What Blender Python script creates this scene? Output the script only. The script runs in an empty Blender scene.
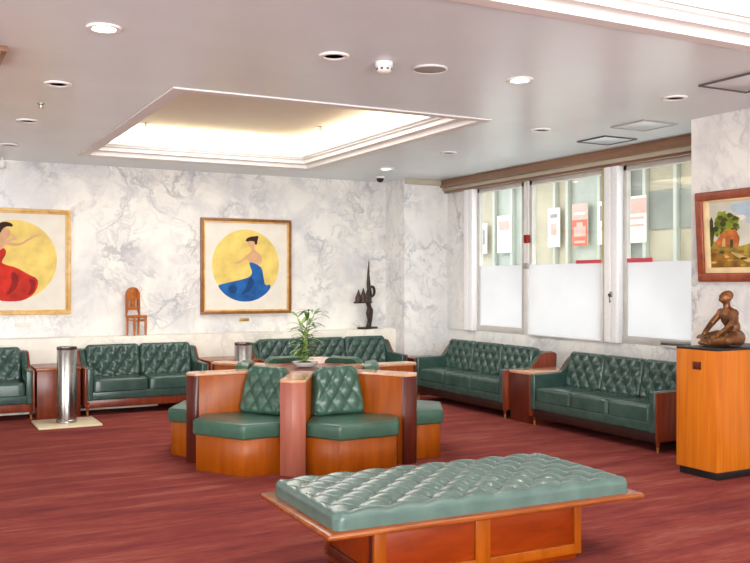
import bpy, bmesh, math, random
from mathutils import Vector, Matrix, Euler, noise
random.seed(7)
PI = math.pi
scene = bpy.context.scene
COL = scene.collection
R = math.radians

# ------------------------------------------------------------------ materials
def lin(c):
    out = []
    for v in c:
        v = v / 255.0
        out.append(v / 12.92 if v <= 0.04045 else ((v + 0.055) / 1.055) ** 2.4)
    return (out[0], out[1], out[2], 1.0)

def base_mat(name, rough=0.5, metal=0.0, spec=0.5):
    m = bpy.data.materials.new(name)
    m.use_nodes = True
    nt = m.node_tree
    b = nt.nodes['Principled BSDF']
    b.inputs['Roughness'].default_value = rough
    b.inputs['Metallic'].default_value = metal
    b.inputs['Specular IOR Level'].default_value = spec
    return m, nt, b

def ramp(nt, stops, fac):
    r = nt.nodes.new('ShaderNodeValToRGB')
    cr = r.color_ramp
    while len(cr.elements) < len(stops):
        cr.elements.new(0.5)
    for e, (p, c) in zip(cr.elements, stops):
        e.position = p
        e.color = c
    nt.links.new(fac, r.inputs['Fac'])
    return r

def coords(nt, scale=(1, 1, 1), rot=(0, 0, 0), kind='Object'):
    tc = nt.nodes.new('ShaderNodeTexCoord')
    mp = nt.nodes.new('ShaderNodeMapping')
    mp.inputs['Scale'].default_value = scale
    mp.inputs['Rotation'].default_value = rot
    nt.links.new(tc.outputs[kind], mp.inputs['Vector'])
    return mp.outputs['Vector']

def tex_noise(nt, vec, scale, detail=4, rough=0.5, dist=0.0):
    n = nt.nodes.new('ShaderNodeTexNoise')
    n.inputs['Scale'].default_value = scale
    n.inputs['Detail'].default_value = detail
    n.inputs['Roughness'].default_value = rough
    n.inputs['Distortion'].default_value = dist
    nt.links.new(vec, n.inputs['Vector'])
    return n

def add_bump(nt, b, fac, strength=0.1, dist=0.01):
    bp = nt.nodes.new('ShaderNodeBump')
    bp.inputs['Strength'].default_value = strength
    bp.inputs['Distance'].default_value = dist
    nt.links.new(fac, bp.inputs['Height'])
    nt.links.new(bp.outputs['Normal'], b.inputs['Normal'])

def plain(name, c, rough=0.5, metal=0.0, spec=0.5, var=0.06, scale=6, emit=None):
    m, nt, b = base_mat(name, rough, metal, spec)
    v = coords(nt)
    n = tex_noise(nt, v, scale, 3)
    c0 = tuple(max(0, x * (1 - var)) for x in c)
    c1 = tuple(min(255, x * (1 + var)) for x in c)
    r = ramp(nt, [(0.3, lin(c0)), (0.7, lin(c1))], n.outputs['Fac'])
    nt.links.new(r.outputs['Color'], b.inputs['Base Color'])
    if emit:
        b.inputs['Emission Color'].default_value = lin(c)
        b.inputs['Emission Strength'].default_value = emit
    return m

def wood(name, c0, c1, c2, scale=(14, 14, 1.0), rough=0.3, spec=0.5):
    m, nt, b = base_mat(name, rough, 0, spec)
    v = coords(nt, scale)
    n = tex_noise(nt, v, 1.3, 6, 0.6, 0.7)
    r = ramp(nt, [(0.25, lin(c0)), (0.5, lin(c1)), (0.78, lin(c2))], n.outputs['Fac'])
    nt.links.new(r.outputs['Color'], b.inputs['Base Color'])
    add_bump(nt, b, n.outputs['Fac'], 0.04, 0.003)
    return m

def leather(name, c0, c1, rough=0.36, spec=0.5):
    m, nt, b = base_mat(name, rough, 0, spec)
    v = coords(nt)
    n = tex_noise(nt, v, 7, 4, 0.6)
    r = ramp(nt, [(0.3, lin(c0)), (0.72, lin(c1))], n.outputs['Fac'])
    nt.links.new(r.outputs['Color'], b.inputs['Base Color'])
    n2 = tex_noise(nt, v, 120, 3, 0.6)
    add_bump(nt, b, n2.outputs['Fac'], 0.10, 0.002)
    return m

def marble(name, base, mid, dark, scale=1.0, rough=0.22, cloud=0.5, spec=0.5):
    m, nt, b = base_mat(name, rough, 0, spec)
    v = coords(nt, (scale, scale, scale), (0.35, 0.5, 0.3))
    big = tex_noise(nt, v, 1.1, 5, 0.6, 0.6)
    mixv = nt.nodes.new('ShaderNodeMixRGB')
    mixv.blend_type = 'ADD'
    mixv.inputs['Fac'].default_value = 0.55
    nt.links.new(v, mixv.inputs['Color1'])
    nt.links.new(big.outputs['Color'], mixv.inputs['Color2'])
    # thin veins where a distorted noise crosses its middle value
    def vein(sc, width, dist):
        n = tex_noise(nt, mixv.outputs['Color'], sc, 6, 0.55, dist)
        s = nt.nodes.new('ShaderNodeMath'); s.operation = 'SUBTRACT'; s.inputs[1].default_value = 0.5
        nt.links.new(n.outputs['Fac'], s.inputs[0])
        a = nt.nodes.new('ShaderNodeMath'); a.operation = 'ABSOLUTE'
        nt.links.new(s.outputs[0], a.inputs[0])
        mr = nt.nodes.new('ShaderNodeMapRange')
        mr.inputs['From Min'].default_value = 0.0
        mr.inputs['From Max'].default_value = width
        mr.inputs['To Min'].default_value = 1.0
        mr.inputs['To Max'].default_value = 0.0
        nt.links.new(a.outputs[0], mr.inputs['Value'])
        return mr.outputs['Result']
    v1 = vein(1.15, 0.030, 0.5)
    v2 = vein(2.7, 0.045, 0.8)
    cl = tex_noise(nt, mixv.outputs['Color'], 1.6, 6, 0.62, 0.4)
    clr = ramp(nt, [(0.42, lin(base)), (0.50 + 0.28 * (1 - cloud), lin(mid))], cl.outputs['Fac'])
    # veins appear only in the cloudy regions
    msk = tex_noise(nt, v, 1.3, 3, 0.5)
    mk = ramp(nt, [(0.40, (0, 0, 0, 1)), (0.62, (1, 1, 1, 1))], msk.outputs['Fac'])
    mx = nt.nodes.new('ShaderNodeMath'); mx.operation = 'MAXIMUM'
    sc2 = nt.nodes.new('ShaderNodeMath'); sc2.operation = 'MULTIPLY'; sc2.inputs[1].default_value = 0.55
    nt.links.new(v2, sc2.inputs[0])
    nt.links.new(v1, mx.inputs[0]); nt.links.new(sc2.outputs[0], mx.inputs[1])
    mm = nt.nodes.new('ShaderNodeMath'); mm.operation = 'MULTIPLY'
    nt.links.new(mx.outputs[0], mm.inputs[0]); nt.links.new(mk.outputs['Color'], mm.inputs[1])
    m2 = nt.nodes.new('ShaderNodeMath'); m2.operation = 'MULTIPLY'; m2.inputs[1].default_value = 0.75
    nt.links.new(mm.outputs[0], m2.inputs[0])
    mix = nt.nodes.new('ShaderNodeMixRGB')
    nt.links.new(m2.outputs[0], mix.inputs['Fac'])
    nt.links.new(clr.outputs['Color'], mix.inputs['Color1'])
    mix.inputs['Color2'].default_value = lin(dark)
    nt.links.new(mix.outputs['Color'], b.inputs['Base Color'])
    return m

def carpet_mat():
    m, nt, b = base_mat('red_streaked_carpet', 0.95, 0, 0.1)
    v = coords(nt, (0.6, 3.6, 1), (0, 0, R(-14)))
    n1 = tex_noise(nt, v, 1.6, 8, 0.66, 0.3)
    v2 = coords(nt, (2.5, 30, 1), (0, 0, R(-14)))
    n2 = tex_noise(nt, v2, 2.0, 4, 0.7)
    mx = nt.nodes.new('ShaderNodeMixRGB'); mx.inputs['Fac'].default_value = 0.38
    nt.links.new(n1.outputs['Fac'], mx.inputs['Color1']); nt.links.new(n2.outputs['Fac'], mx.inputs['Color2'])
    r = ramp(nt, [(0.35, lin((88, 46, 54))), (0.44, lin((120, 52, 50))), (0.53, lin((136, 64, 56))), (0.66, lin((156, 96, 84)))], mx.outputs['Color'])
    nt.links.new(r.outputs['Color'], b.inputs['Base Color'])
    n3 = tex_noise(nt, coords(nt), 240, 2)
    add_bump(nt, b, n3.outputs['Fac'], 0.3, 0.004)
    return m

def glass_mat():
    m, nt, b = base_mat('clear_glass', 0.02, 0, 0.5)
    tr = nt.nodes.new('ShaderNodeBsdfTransparent'); tr.inputs['Color'].default_value = (0.93, 0.96, 0.95, 1)
    gl = nt.nodes.new('ShaderNodeBsdfGlossy'); gl.inputs['Roughness'].default_value = 0.02
    mx = nt.nodes.new('ShaderNodeMixShader'); mx.inputs[0].default_value = 0.05
    nt.links.new(tr.outputs[0], mx.inputs[1]); nt.links.new(gl.outputs[0], mx.inputs[2])
    nt.links.new(mx.outputs[0], nt.nodes['Material Output'].inputs['Surface'])
    return m

def film_mat():
    m, nt, b = base_mat('white_frosted_film', 0.5, 0, 0.3)
    v = coords(nt)
    n = tex_noise(nt, v, 2, 2)
    r = ramp(nt, [(0.3, lin((238, 238, 241))), (0.7, lin((244, 244, 246)))], n.outputs['Fac'])
    df = nt.nodes.new('ShaderNodeBsdfDiffuse'); tl = nt.nodes.new('ShaderNodeBsdfTranslucent')
    nt.links.new(r.outputs['Color'], df.inputs['Color']); nt.links.new(r.outputs['Color'], tl.inputs['Color'])
    mx = nt.nodes.new('ShaderNodeMixShader'); mx.inputs[0].default_value = 0.45
    nt.links.new(df.outputs[0], mx.inputs[1]); nt.links.new(tl.outputs[0], mx.inputs[2])
    nt.links.new(mx.outputs[0], nt.nodes['Material Output'].inputs['Surface'])
    return m

M = {}
M['carpet'] = carpet_mat()
M['marble'] = marble('grey_veined_white_marble', (240, 237, 230), (214, 213, 213), (158, 159, 166), 1.3, 0.2, 0.5)
M['marble_pale'] = marble('pale_column_marble', (240, 238, 234), (220, 220, 220), (170, 171, 176), 1.2, 0.25, 0.3)
M['marble_ledge'] = marble('cream_ledge_marble', (244, 238, 226), (236, 230, 218), (200, 194, 184), 0.8, 0.3, 0.2)
M['ceil'] = plain('satin_grey_ceiling_paint', (224, 233, 236), 0.26, 0, 0.2, 0.01, 2)
M['recess'] = plain('warm_white_recess_paint', (232, 226, 212), 0.7, 0, 0.2, 0.01, 2)
M['mould'] = plain('white_moulding_paint', (234, 231, 228), 0.5, 0, 0.3, 0.01, 3)
M['orange'] = wood('orange_veneer', (128, 56, 2), (152, 72, 4), (170, 88, 10), (9, 9, 0.8), 0.36, 0.3)
M['pedwood'] = wood('bright_orange_veneer', (172, 88, 14), (194, 106, 22), (208, 124, 36), (16, 16, 0.7), 0.36, 0.3)
M['mahog'] = wood('mahogany_wood', (92, 34, 16), (122, 50, 26), (146, 68, 40), (12, 12, 1.0), 0.3)
M['mahog_dark'] = wood('dark_mahogany_wood', (60, 20, 12), (84, 30, 18), (104, 42, 26), (12, 12, 1.0), 0.3)
M['lip'] = wood('honey_lipping_wood', (112, 52, 14), (140, 70, 22), (162, 92, 38), (2.0, 12, 12), 0.25)
M['rail_shade'] = wood('rail_wood_painted_shade', (30, 14, 10), (42, 18, 13), (54, 24, 18), (12, 12, 1.0), 0.4)  # base rail wood with the shade under the window sofas painted in
M['cap'] = wood('polished_wood_painted_glare', (186, 134, 100), (204, 154, 120), (218, 174, 144), (6, 6, 6), 0.12)  # glare on the polished tops put into the colour as a paler tone
M['mahog_sheen'] = wood('mahogany_painted_sheen', (146, 80, 62), (164, 94, 76), (178, 108, 90), (10, 10, 0.8), 0.4)  # mahogany with the front post's pinkish sheen put into its colour
M['panelred'] = wood('red_orange_panel_wood', (112, 36, 2), (132, 46, 4), (150, 58, 10), (2.0, 9, 9), 0.3, 0.3)
M['header'] = wood('brown_header_wood', (112, 80, 58), (134, 98, 72), (152, 118, 92), (14, 1.0, 14), 0.35)
M['chairwood'] = wood('amber_carved_wood', (150, 78, 24), (180, 100, 38), (200, 124, 58), (20, 20, 4), 0.4)
M['leather'] = leather('dark_green_leather', (44, 68, 61), (60, 86, 78), 0.27)
M['leather_mid'] = leather('mid_green_leather', (52, 84, 70), (66, 100, 84), 0.3)
M['leather_lt'] = leather('grey_green_leather', (76, 98, 92), (92, 114, 107), 0.26)
M['steel'] = plain('brushed_steel', (170, 168, 164), 0.22, 1.0, 0.5, 0.05, 30)
M['steel_glare'] = plain('steel_painted_glare', (253, 253, 255), 0.2, 0.0, 0.5, 0.02, 30)  # glare on the steel window posts painted as near white
M['black'] = plain('black_paint', (24, 20, 20), 0.45, 0, 0.4, 0.1)
M['slab'] = plain('cream_stone_slab', (214, 200, 168), 0.4, 0, 0.4, 0.03)
M['gold'] = wood('gilt_frame_wood', (190, 138, 66), (220, 178, 106), (238, 204, 140), (6, 6, 6), 0.3)
M['gilt_brown'] = wood('antique_gilt_edge', (110, 62, 26), (142, 88, 40), (160, 106, 54), (6, 6, 6), 0.35)
M['cream'] = plain('cream_mount_card', (230, 225, 212), 0.8, 0, 0.2, 0.02)
M['goldleaf'] = plain('gold_leaf_paint', (230, 202, 112), 0.6, 0, 0.3, 0.08, 5)
M['redpaint'] = plain('scarlet_paint', (196, 42, 26), 0.65, 0, 0.3, 0.16, 6)
M['reddark'] = plain('dark_red_paint', (142, 24, 18), 0.65, 0, 0.3, 0.12, 6)
M['bluepaint'] = plain('royal_blue_paint', (28, 92, 160), 0.65, 0, 0.3, 0.16, 6)
M['bluedark'] = plain('dark_blue_paint', (20, 66, 120), 0.65, 0, 0.3, 0.12, 6)
M['skinpaint'] = plain('painted_skin', (214, 168, 128), 0.7, 0, 0.2, 0.05, 8)
M['hairpaint'] = plain('painted_dark_hair', (60, 36, 30), 0.7, 0, 0.2, 0.1, 8)
M['framewood'] = wood('reddish_frame_wood', (110, 44, 24), (144, 66, 38), (166, 86, 52), (8, 8, 8), 0.35)
M['bronze'] = plain('brown_bronze', (112, 72, 40), 0.42, 0.55, 0.5, 0.35, 14)
M['darkbronze'] = plain('dark_bronze', (62, 48, 46), 0.4, 0.6, 0.5, 0.3, 14)
M['white'] = plain('white_plastic', (236, 235, 232), 0.4, 0, 0.4, 0.02)
M['greyplastic'] = plain('grey_plastic', (168, 164, 160), 0.5, 0, 0.3, 0.03)
M['darkgrey'] = plain('dark_grey_interior', (92, 88, 86), 0.6, 0, 0.3, 0.05)
M['lens'] = plain('lit_lamp_lens', (255, 252, 244), 0.4, 0, 0.3, 0.0, 6, emit=2.5)
M['film'] = film_mat()
M['glass'] = glass_mat()
M['frame_white'] = plain('white_window_frame', (232, 230, 228), 0.35, 0.0, 0.5, 0.02)
M['frame_grey'] = plain('grey_window_frame', (206, 202, 196), 0.35, 0.1, 0.5, 0.03)
M['redtape'] = plain('red_tape', (216, 82, 96), 0.5, 0, 0.3, 0.04)
M['yellowish'] = plain('yellow_seal', (206, 196, 140), 0.5, 0, 0.3, 0.06)
M['leaf'] = plain('green_leaf', (74, 112, 44), 0.45, 0, 0.4, 0.30, 9)
M['leaf_lt'] = plain('pale_green_leaf', (140, 172, 90), 0.45, 0, 0.4, 0.2, 9)
M['ceramic'] = plain('white_ceramic', (238, 236, 230), 0.2, 0, 0.5, 0.01)
M['brass'] = plain('brass_plate', (196, 150, 84), 0.3, 0.7, 0.5, 0.05)
M['paper'] = plain('pale_paper_label', (232, 228, 220), 0.7, 0, 0.2, 0.03)
M['ext_a'] = plain('outside_beige_wall', (190, 180, 160), 0.8, 0, 0.2, 0.05, 2)
M['ext_b'] = plain('outside_grey_green_panel', (176, 180, 172), 0.4, 0, 0.4, 0.06, 2)
M['ext_c'] = plain('outside_grey_panel', (140, 142, 136), 0.5, 0, 0.4, 0.08, 2)
M['ext_w'] = plain('outside_white_mullion', (190, 193, 184), 0.5, 0, 0.4, 0.02, 2)
M['ext_d'] = plain('outside_taupe_soffit', (170, 158, 148), 0.7, 0, 0.2, 0.05, 2)
M['poster_red'] = plain('poster_red_ink', (214, 108, 92), 0.7, 0, 0.2, 0.04)
M['poster_pink'] = plain('poster_pink_ink', (232, 172, 164), 0.7, 0, 0.2, 0.04)
M['poster_white'] = plain('poster_white_paper', (238, 234, 226), 0.7, 0, 0.2, 0.02)
M['poster_grey'] = plain('poster_grey_ink', (150, 144, 150), 0.7, 0, 0.2, 0.04)
M['amberlens'] = plain('amber_lamp_lens', (250, 220, 120), 0.5, 0, 0.2, 0.0, 5, emit=1.6)

# landscape picture paints
M['l_sky'] = plain('painted_pale_sky', (206, 204, 188), 0.6, 0, 0.3, 0.06, 3)
M['l_blue'] = plain('painted_blue_sky', (176, 196, 208), 0.6, 0, 0.3, 0.08, 4)
M['l_tree'] = plain('painted_tree_green', (112, 122, 34), 0.6, 0, 0.3, 0.35, 12)
M['l_dark'] = plain('painted_dark_foliage', (66, 70, 30), 0.6, 0, 0.3, 0.3, 12)
M['l_house'] = plain('painted_orange_cottage', (178, 102, 50), 0.6, 0, 0.3, 0.2, 14)
M['l_field'] = plain('painted_olive_field', (150, 130, 54), 0.6, 0, 0.3, 0.3, 8)
M['l_earth'] = plain('painted_ochre_earth', (138, 96, 34), 0.6, 0, 0.3, 0.3, 8)
M['l_path'] = plain('painted_pale_path', (206, 172, 110), 0.6, 0, 0.3, 0.1, 8)
M['linen'] = plain('cream_linen_liner', (232, 208, 160), 0.7, 0, 0.2, 0.04, 10)

# ------------------------------------------------------------------ mesh builder
class MB:
    def __init__(self):
        self.bm = bmesh.new()
    def merge(self, other, mat4=None, mi=0):
        if mat4 is not None:
            bmesh.ops.transform(other, matrix=mat4, verts=other.verts[:])
        for f in other.faces:
            f.material_index = mi
        me = bpy.data.meshes.new('scratch')
        other.to_mesh(me); other.free()
        self.bm.from_mesh(me)
        bpy.data.meshes.remove(me)
        return self
    def box(self, x0, x1, y0, y1, z0, z1, bev=0.0, seg=2, mi=0, mat4=None):
        b = bmesh.new()
        bmesh.ops.create_cube(b, size=1)
        for v in b.verts:
            v.co = Vector(((x0 + x1) / 2 + v.co.x * (x1 - x0), (y0 + y1) / 2 + v.co.y * (y1 - y0), (z0 + z1) / 2 + v.co.z * (z1 - z0)))
        if bev > 0:
            bmesh.ops.bevel(b, geom=b.edges[:], offset=bev, segments=seg, affect='EDGES', profile=0.5)
        return self.merge(b, mat4, mi)
    def prism(self, pts, axis, a, c, bev=0.0, seg=2, mi=0, mat4=None):
        # pts are 2-D: axis 'x' -> (y,z); 'y' -> (x,z); 'z' -> (x,y)
        b = bmesh.new()
        def mk(p, t):
            return {'x': (t, p[0], p[1]), 'y': (p[0], t, p[1]), 'z': (p[0], p[1], t)}[axis]
        v0 = [b.verts.new(mk(p, a)) for p in pts]
        v1 = [b.verts.new(mk(p, c)) for p in pts]
        b.faces.new(v0); b.faces.new(v1)
        n = len(pts)
        for i in range(n):
            b.faces.new((v0[i], v0[(i + 1) % n], v1[(i + 1) % n], v1[i]))
        bmesh.ops.recalc_face_normals(b, faces=b.faces[:])
        if bev > 0:
            ed = [e for e in b.edges if len(e.link_faces) == 2 and e.calc_face_angle(0) > 0.3]
            bmesh.ops.bevel(b, geom=ed, offset=bev, segments=seg, affect='EDGES', profile=0.5)
        return self.merge(b, mat4, mi)
    def lathe(self, prof, n=24, mi=0, mat4=None, cap=True):
        b = bmesh.new()
        rings = []
        for r, z in prof:
            if r < 1e-6:
                rings.append([b.verts.new((0, 0, z))])
            else:
                rings.append([b.verts.new((r * math.cos(2 * PI * k / n), r * math.sin(2 * PI * k / n), z)) for k in range(n)])
        for A, B in zip(rings[:-1], rings[1:]):
            for k in range(n):
                k2 = (k + 1) % n
                if len(A) == 1 and len(B) == 1: continue
                if len(A) == 1: b.faces.new((A[0], B[k], B[k2]))
                elif len(B) == 1: b.faces.new((A[k], A[k2], B[0]))
                else: b.faces.new((A[k], A[k2], B[k2], B[k]))
        if cap and len(rings[0]) > 1: b.faces.new(rings[0])
        if cap and len(rings[-1]) > 1: b.faces.new(rings[-1])
        bmesh.ops.recalc_face_normals(b, faces=b.faces[:])
        return self.merge(b, mat4, mi)
    def tube(self, pts, radii, n=10, mi=0, flat=1.0):
        b = bmesh.new()
        pts = [Vector(p) for p in pts]
        if not isinstance(radii, (list, tuple)): radii = [radii] * len(pts)
        rings = []
        up = Vector((0.13, 0.21, 0.97))
        for i, p in enumerate(pts):
            d = (pts[min(i + 1, len(pts) - 1)] - pts[max(i - 1, 0)]).normalized()
            s = d.cross(up)
            if s.length < 1e-3: s = d.cross(Vector((1, 0, 0)))
            s.normalize(); t = d.cross(s)
            rings.append([b.verts.new(p + (s * math.cos(2 * PI * k / n) + t * math.sin(2 * PI * k / n) * flat) * radii[i]) for k in range(n)])
        for A, B in zip(rings[:-1], rings[1:]):
            for k in range(n):
                b.faces.new((A[k], A[(k + 1) % n], B[(k + 1) % n], B[k]))
        b.faces.new(rings[0]); b.faces.new(rings[-1])
        bmesh.ops.recalc_face_normals(b, faces=b.faces[:])
        return self.merge(b, None, mi)
    def blob(self, c, r, mi=0, rot=(0, 0, 0), seg=16):
        b = bmesh.new()
        bmesh.ops.create_uvsphere(b, u_segments=seg, v_segments=max(8, seg // 2), radius=1)
        m = Matrix.Translation(Vector(c)) @ Euler(rot).to_matrix().to_4x4() @ Matrix.Diagonal((r[0], r[1], r[2], 1))
        return self.merge(b, m, mi)
    def poly(self, pts, mi=0):
        vs = [self.bm.verts.new(p) for p in pts]
        f = self.bm.faces.new(vs); f.material_index = mi
        return self
    def ring(self, rect, i0, z0, i1, z1, mi=0):
        x0, x1, y0, y1 = rect
        def c(i, z):
            return [(x0 + i, y0 + i, z), (x1 - i, y0 + i, z), (x1 - i, y1 - i, z), (x0 + i, y1 - i, z)]
        A, B = c(i0, z0), c(i1, z1)
        for k in range(4):
            self.poly([A[k], A[(k + 1) % 4], B[(k + 1) % 4], B[k]], mi)
        return self
    def pad(self, w, d, h, r=0.03, tuft=None, crown=0.0, mat4=None, nx=40, ny=30, warp=None, mi=0):
        # upholstered pad: lies in x,y (centred), thickness in z from 0 to h, rounded edges, optional tufting
        b = bmesh.new()
        def axis(L, n):
            xs = [-L / 2 + r * (1 - math.cos(PI / 2 * k / 5)) for k in range(5)]
            xs += [-L / 2 + r + (L - 2 * r) * k / n for k in range(n + 1)]
            xs += [L / 2 - r * (1 - math.cos(PI / 2 * k / 5)) for k in range(4, -1, -1)]
            return xs
        xs, ys = axis(w, nx), axis(d, ny)
        grid = []
        for y in ys:
            row = []
            for x in xs:
                ex = max(0, abs(x) - (w / 2 - r)); ey = max(0, abs(y) - (d / 2 - r))
                e = min(1.0, math.hypot(ex, ey) / r)
                z = h - r + r * math.sqrt(max(0, 1 - e * e))
                if e >= 1: z = h - r
                fx = max(0, 1 - (2 * x / w) ** 2); fy = max(0, 1 - (2 * y / d) ** 2)
                z += crown * math.sqrt(fx * fy)
                if tuft:
                    dx, dy, amp = tuft[:3]
                    u, v = x / dx, y / dy
                    if len(tuft) > 3: u += tuft[3]
                    p, q = (u + v) / 2, (u - v) / 2
                    hh = (abs(math.sin(PI * p)) * abs(math.sin(PI * q))) ** 0.7
                    fp, fq = p - round(p), q - round(q)
                    hh -= 0.35 * math.exp(-(fp * fp + fq * fq) / 0.012)
                    mx = min(1, (w / 2 - abs(x)) / (0.9 * dx)); my = min(1, (d / 2 - abs(y)) / (0.9 * dy))
                    msk = max(0, mx) ** 0.7 * max(0, my) ** 0.7
                    z += amp * (hh - 0.75) * msk
                cr = 1.4 * r
                X, Y = x, y
                gx, gy = abs(x) - (w / 2 - cr), abs(y) - (d / 2 - cr)
                if gx > 0 and gy > 0:
                    mxg = max(gx, gy) / math.hypot(gx, gy)
                    X = math.copysign(w / 2 - cr + gx * mxg, x); Y = math.copysign(d / 2 - cr + gy * mxg, y)
                if warp: X, Y = warp(X, Y)
                row.append(b.verts.new((X, Y, z)))
            grid.append(row)
        ny_, nx_ = len(ys), len(xs)
        for j in range(ny_ - 1):
            for i in range(nx_ - 1):
                b.faces.new((grid[j][i], grid[j][i + 1], grid[j + 1][i + 1], grid[j + 1][i]))
        loop = [grid[0][i] for i in range(nx_)] + [grid[j][-1] for j in range(1, ny_)] + [grid[-1][i] for i in range(nx_ - 2, -1, -1)] + [grid[j][0] for j in range(ny_ - 2, 0, -1)]
        low = [b.verts.new((v.co.x, v.co.y, 0)) for v in loop]
        n = len(loop)
        for k in range(n):
            b.faces.new((loop[k], low[k], low[(k + 1) % n], loop[(k + 1) % n]))
        b.faces.new(low)
        bmesh.ops.recalc_face_normals(b, faces=b.faces[:])
        return self.merge(b, mat4, mi)
    def build(self, name, mats, parent=None, label=None, smooth=40, loc=None):
        me = bpy.data.meshes.new(name)
        self.bm.to_mesh(me); self.bm.free()
        if not isinstance(mats, (list, tuple)): mats = [mats]
        for m in mats: me.materials.append(m)
        if smooth:
            me.polygons.foreach_set('use_smooth', [True] * len(me.polygons))
            me.set_sharp_from_angle(angle=R(smooth))
        me.update()
        o = bpy.data.objects.new(name, me)
        COL.objects.link(o)
        if parent is not None: o.parent = parent
        if loc is not None: o.location = loc
        if label: o['label'] = label
        return o

def thing(name, label, cat, loc=(0, 0, 0), rz=0.0, group=None):
    o = bpy.data.objects.new(name, None)
    o.empty_display_size = 0.1
    COL.objects.link(o)
    o.location = loc; o.rotation_euler = (0, 0, rz)
    o['label'] = label; o['category'] = cat
    if group: o['group'] = group
    return o

def tag(o, label, cat, group=None):
    o['label'] = label; o['category'] = cat
    if group: o['group'] = group
    return o

def struct(o):
    o['kind'] = 'structure'
    return o

def dup(root, loc, rz, label, group=None):
    r = root.copy(); COL.objects.link(r)
    r.location = loc; r.rotation_euler = (0, 0, rz)
    r['label'] = label
    if group: r['group'] = group
    for ch in list(root.children):
        c = ch.copy(); COL.objects.link(c); c.parent = r
        for g in list(ch.children):
            d = g.copy(); COL.objects.link(d); d.parent = c
    return r

T = Matrix.Translation
def RX(a): return Matrix.Rotation(a, 4, 'X')
def RY(a): return Matrix.Rotation(a, 4, 'Y')
def RZ(a): return Matrix.Rotation(a, 4, 'Z')

# ------------------------------------------------------------------ room shell
CZ = 2.935                      # ceiling height
WY = 11.45                      # back wall
WX = 6.94                       # window wall
PX = 6.21                       # pillar faces
LX, BY = -5.0, -4.5             # unseen left wall and wall behind the camera
CO1 = (1.79, 4.62, 6.57, 10.52)
CO2 = (1.79, 4.62, 0.0, 3.84)

struct(MB().box(LX, WX + 0.1, BY, WY, -0.1, 0).build('floor', M['carpet']))

cb = MB()
xs = [LX, CO1[0], CO1[1], WX + 0.1]
ys = [BY, CO2[2], CO2[3], CO1[2], CO1[3], WY + 0.05]
for i in range(3):
    for j in range(5):
        if i == 1 and j in (1, 3): continue
        cb.poly([(xs[i], ys[j], CZ), (xs[i], ys[j + 1], CZ), (xs[i + 1], ys[j + 1], CZ), (xs[i + 1], ys[j], CZ)], 0)
for c in (CO1, CO2):
    cb.ring(c, 0.20, 3.035, -0.10, 3.035, 1)
    cb.ring(c, -0.10, 3.035, -0.10, 3.29, 1)
    x0, x1, y0, y1 = c
    cb.poly([(x0 - .1, y0 - .1, 3.29), (x0 - .1, y1 + .1, 3.29), (x1 + .1, y1 + .1, 3.29), (x1 + .1, y0 - .1, 3.29)], 1)
# roof slab above
cb.box(LX, WX + 0.1, BY, WY, 3.4, 3.5, mi=0)
struct(cb.build('ceiling', [M['ceil'], M['recess']], smooth=0))

for k, c in enumerate((CO1, CO2)):
    t = MB()
    prof = [(-0.012, CZ), (-0.012, CZ - 0.012), (0.085, CZ - 0.012), (0.085, CZ + 0.03), (0.10, CZ + 0.035), (0.165, CZ + 0.035), (0.165, CZ + 0.075), (0.18, CZ + 0.08), (0.20, CZ + 0.08), (0.20, CZ + 0.12), (0.23, CZ + 0.12), (0.23, CZ + 0.101)]
    for a, b in zip(prof[:-1], prof[1:]):
        t.ring(c, a[0], a[1], b[0], b[1])
    struct(t.build('trim_%d' % (k + 1), M['mould'], smooth=0))

struct(MB().box(LX - 0.1, WX + 0.1, WY, WY + 0.15, 0, CZ).build('wall_back', M['marble']))
struct(MB().box(LX - 0.1, LX, BY, WY, 0, CZ).build('wall_left', M['marble_ledge']))
struct(MB().box(LX - 0.1, WX + 0.1, BY - 0.1, BY, 0, CZ).build('wall_front', M['marble_ledge']))
# low marble ledge along the back wall
lg = MB().box(LX, PX + 0.3, 11.15, WY, 0.0, 0.83, 0.006)
struct(lg.build('trim_3', M['marble_ledge']))
struct(MB().box(LX, 2.75, 10.83, 11.15, 0.0, 0.024, 0.004).build('pale_floor_strip', M['marble_ledge']))  # low pale strip added on the floor under the back sofas
struct(MB().box(WX - 0.01, WX, 5.757, 10.9, 0.0, 0.12).build('under_sofa_shade', M['black']))  # black strip added to deepen the shade under the window sofas
# corner column and right-hand pillar, dado below the windows, strip above
struct(MB().box(PX, WX + 0.1, 10.9, WY, 0, CZ).build('wall_corner', M['marble_pale']))
struct(MB().box(PX, WX + 0.1, BY, 5.757, 0, CZ).build('wall_right', M['marble']))
struct(MB().box(WX, WX + 0.12, 5.757, 10.9, 0, 0.83, 0.004).build('trim_4', M['marble_pale']))

# wooden header box over the windows
hd = MB().box(6.79, WX + 0.12, 5.757, 10.9, 2.83, CZ, 0.006, mi=0)
hd.box(6.83, WX + 0.12, 5.757, 10.9, 2.785, 2.83, 0.004, mi=1)
hd.box(6.86, WX + 0.12, 5.757, 10.9, 2.755, 2.785, 0.003, mi=0)
struct(hd.build('trim_5', [M['header'], M['ext_a']]))

# cornice strip on top of the corner column
struct(MB().box(6.215, 6.79, 10.86, 10.9, 2.86, CZ, 0.004).build('trim_6', M['ext_a']))

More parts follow.
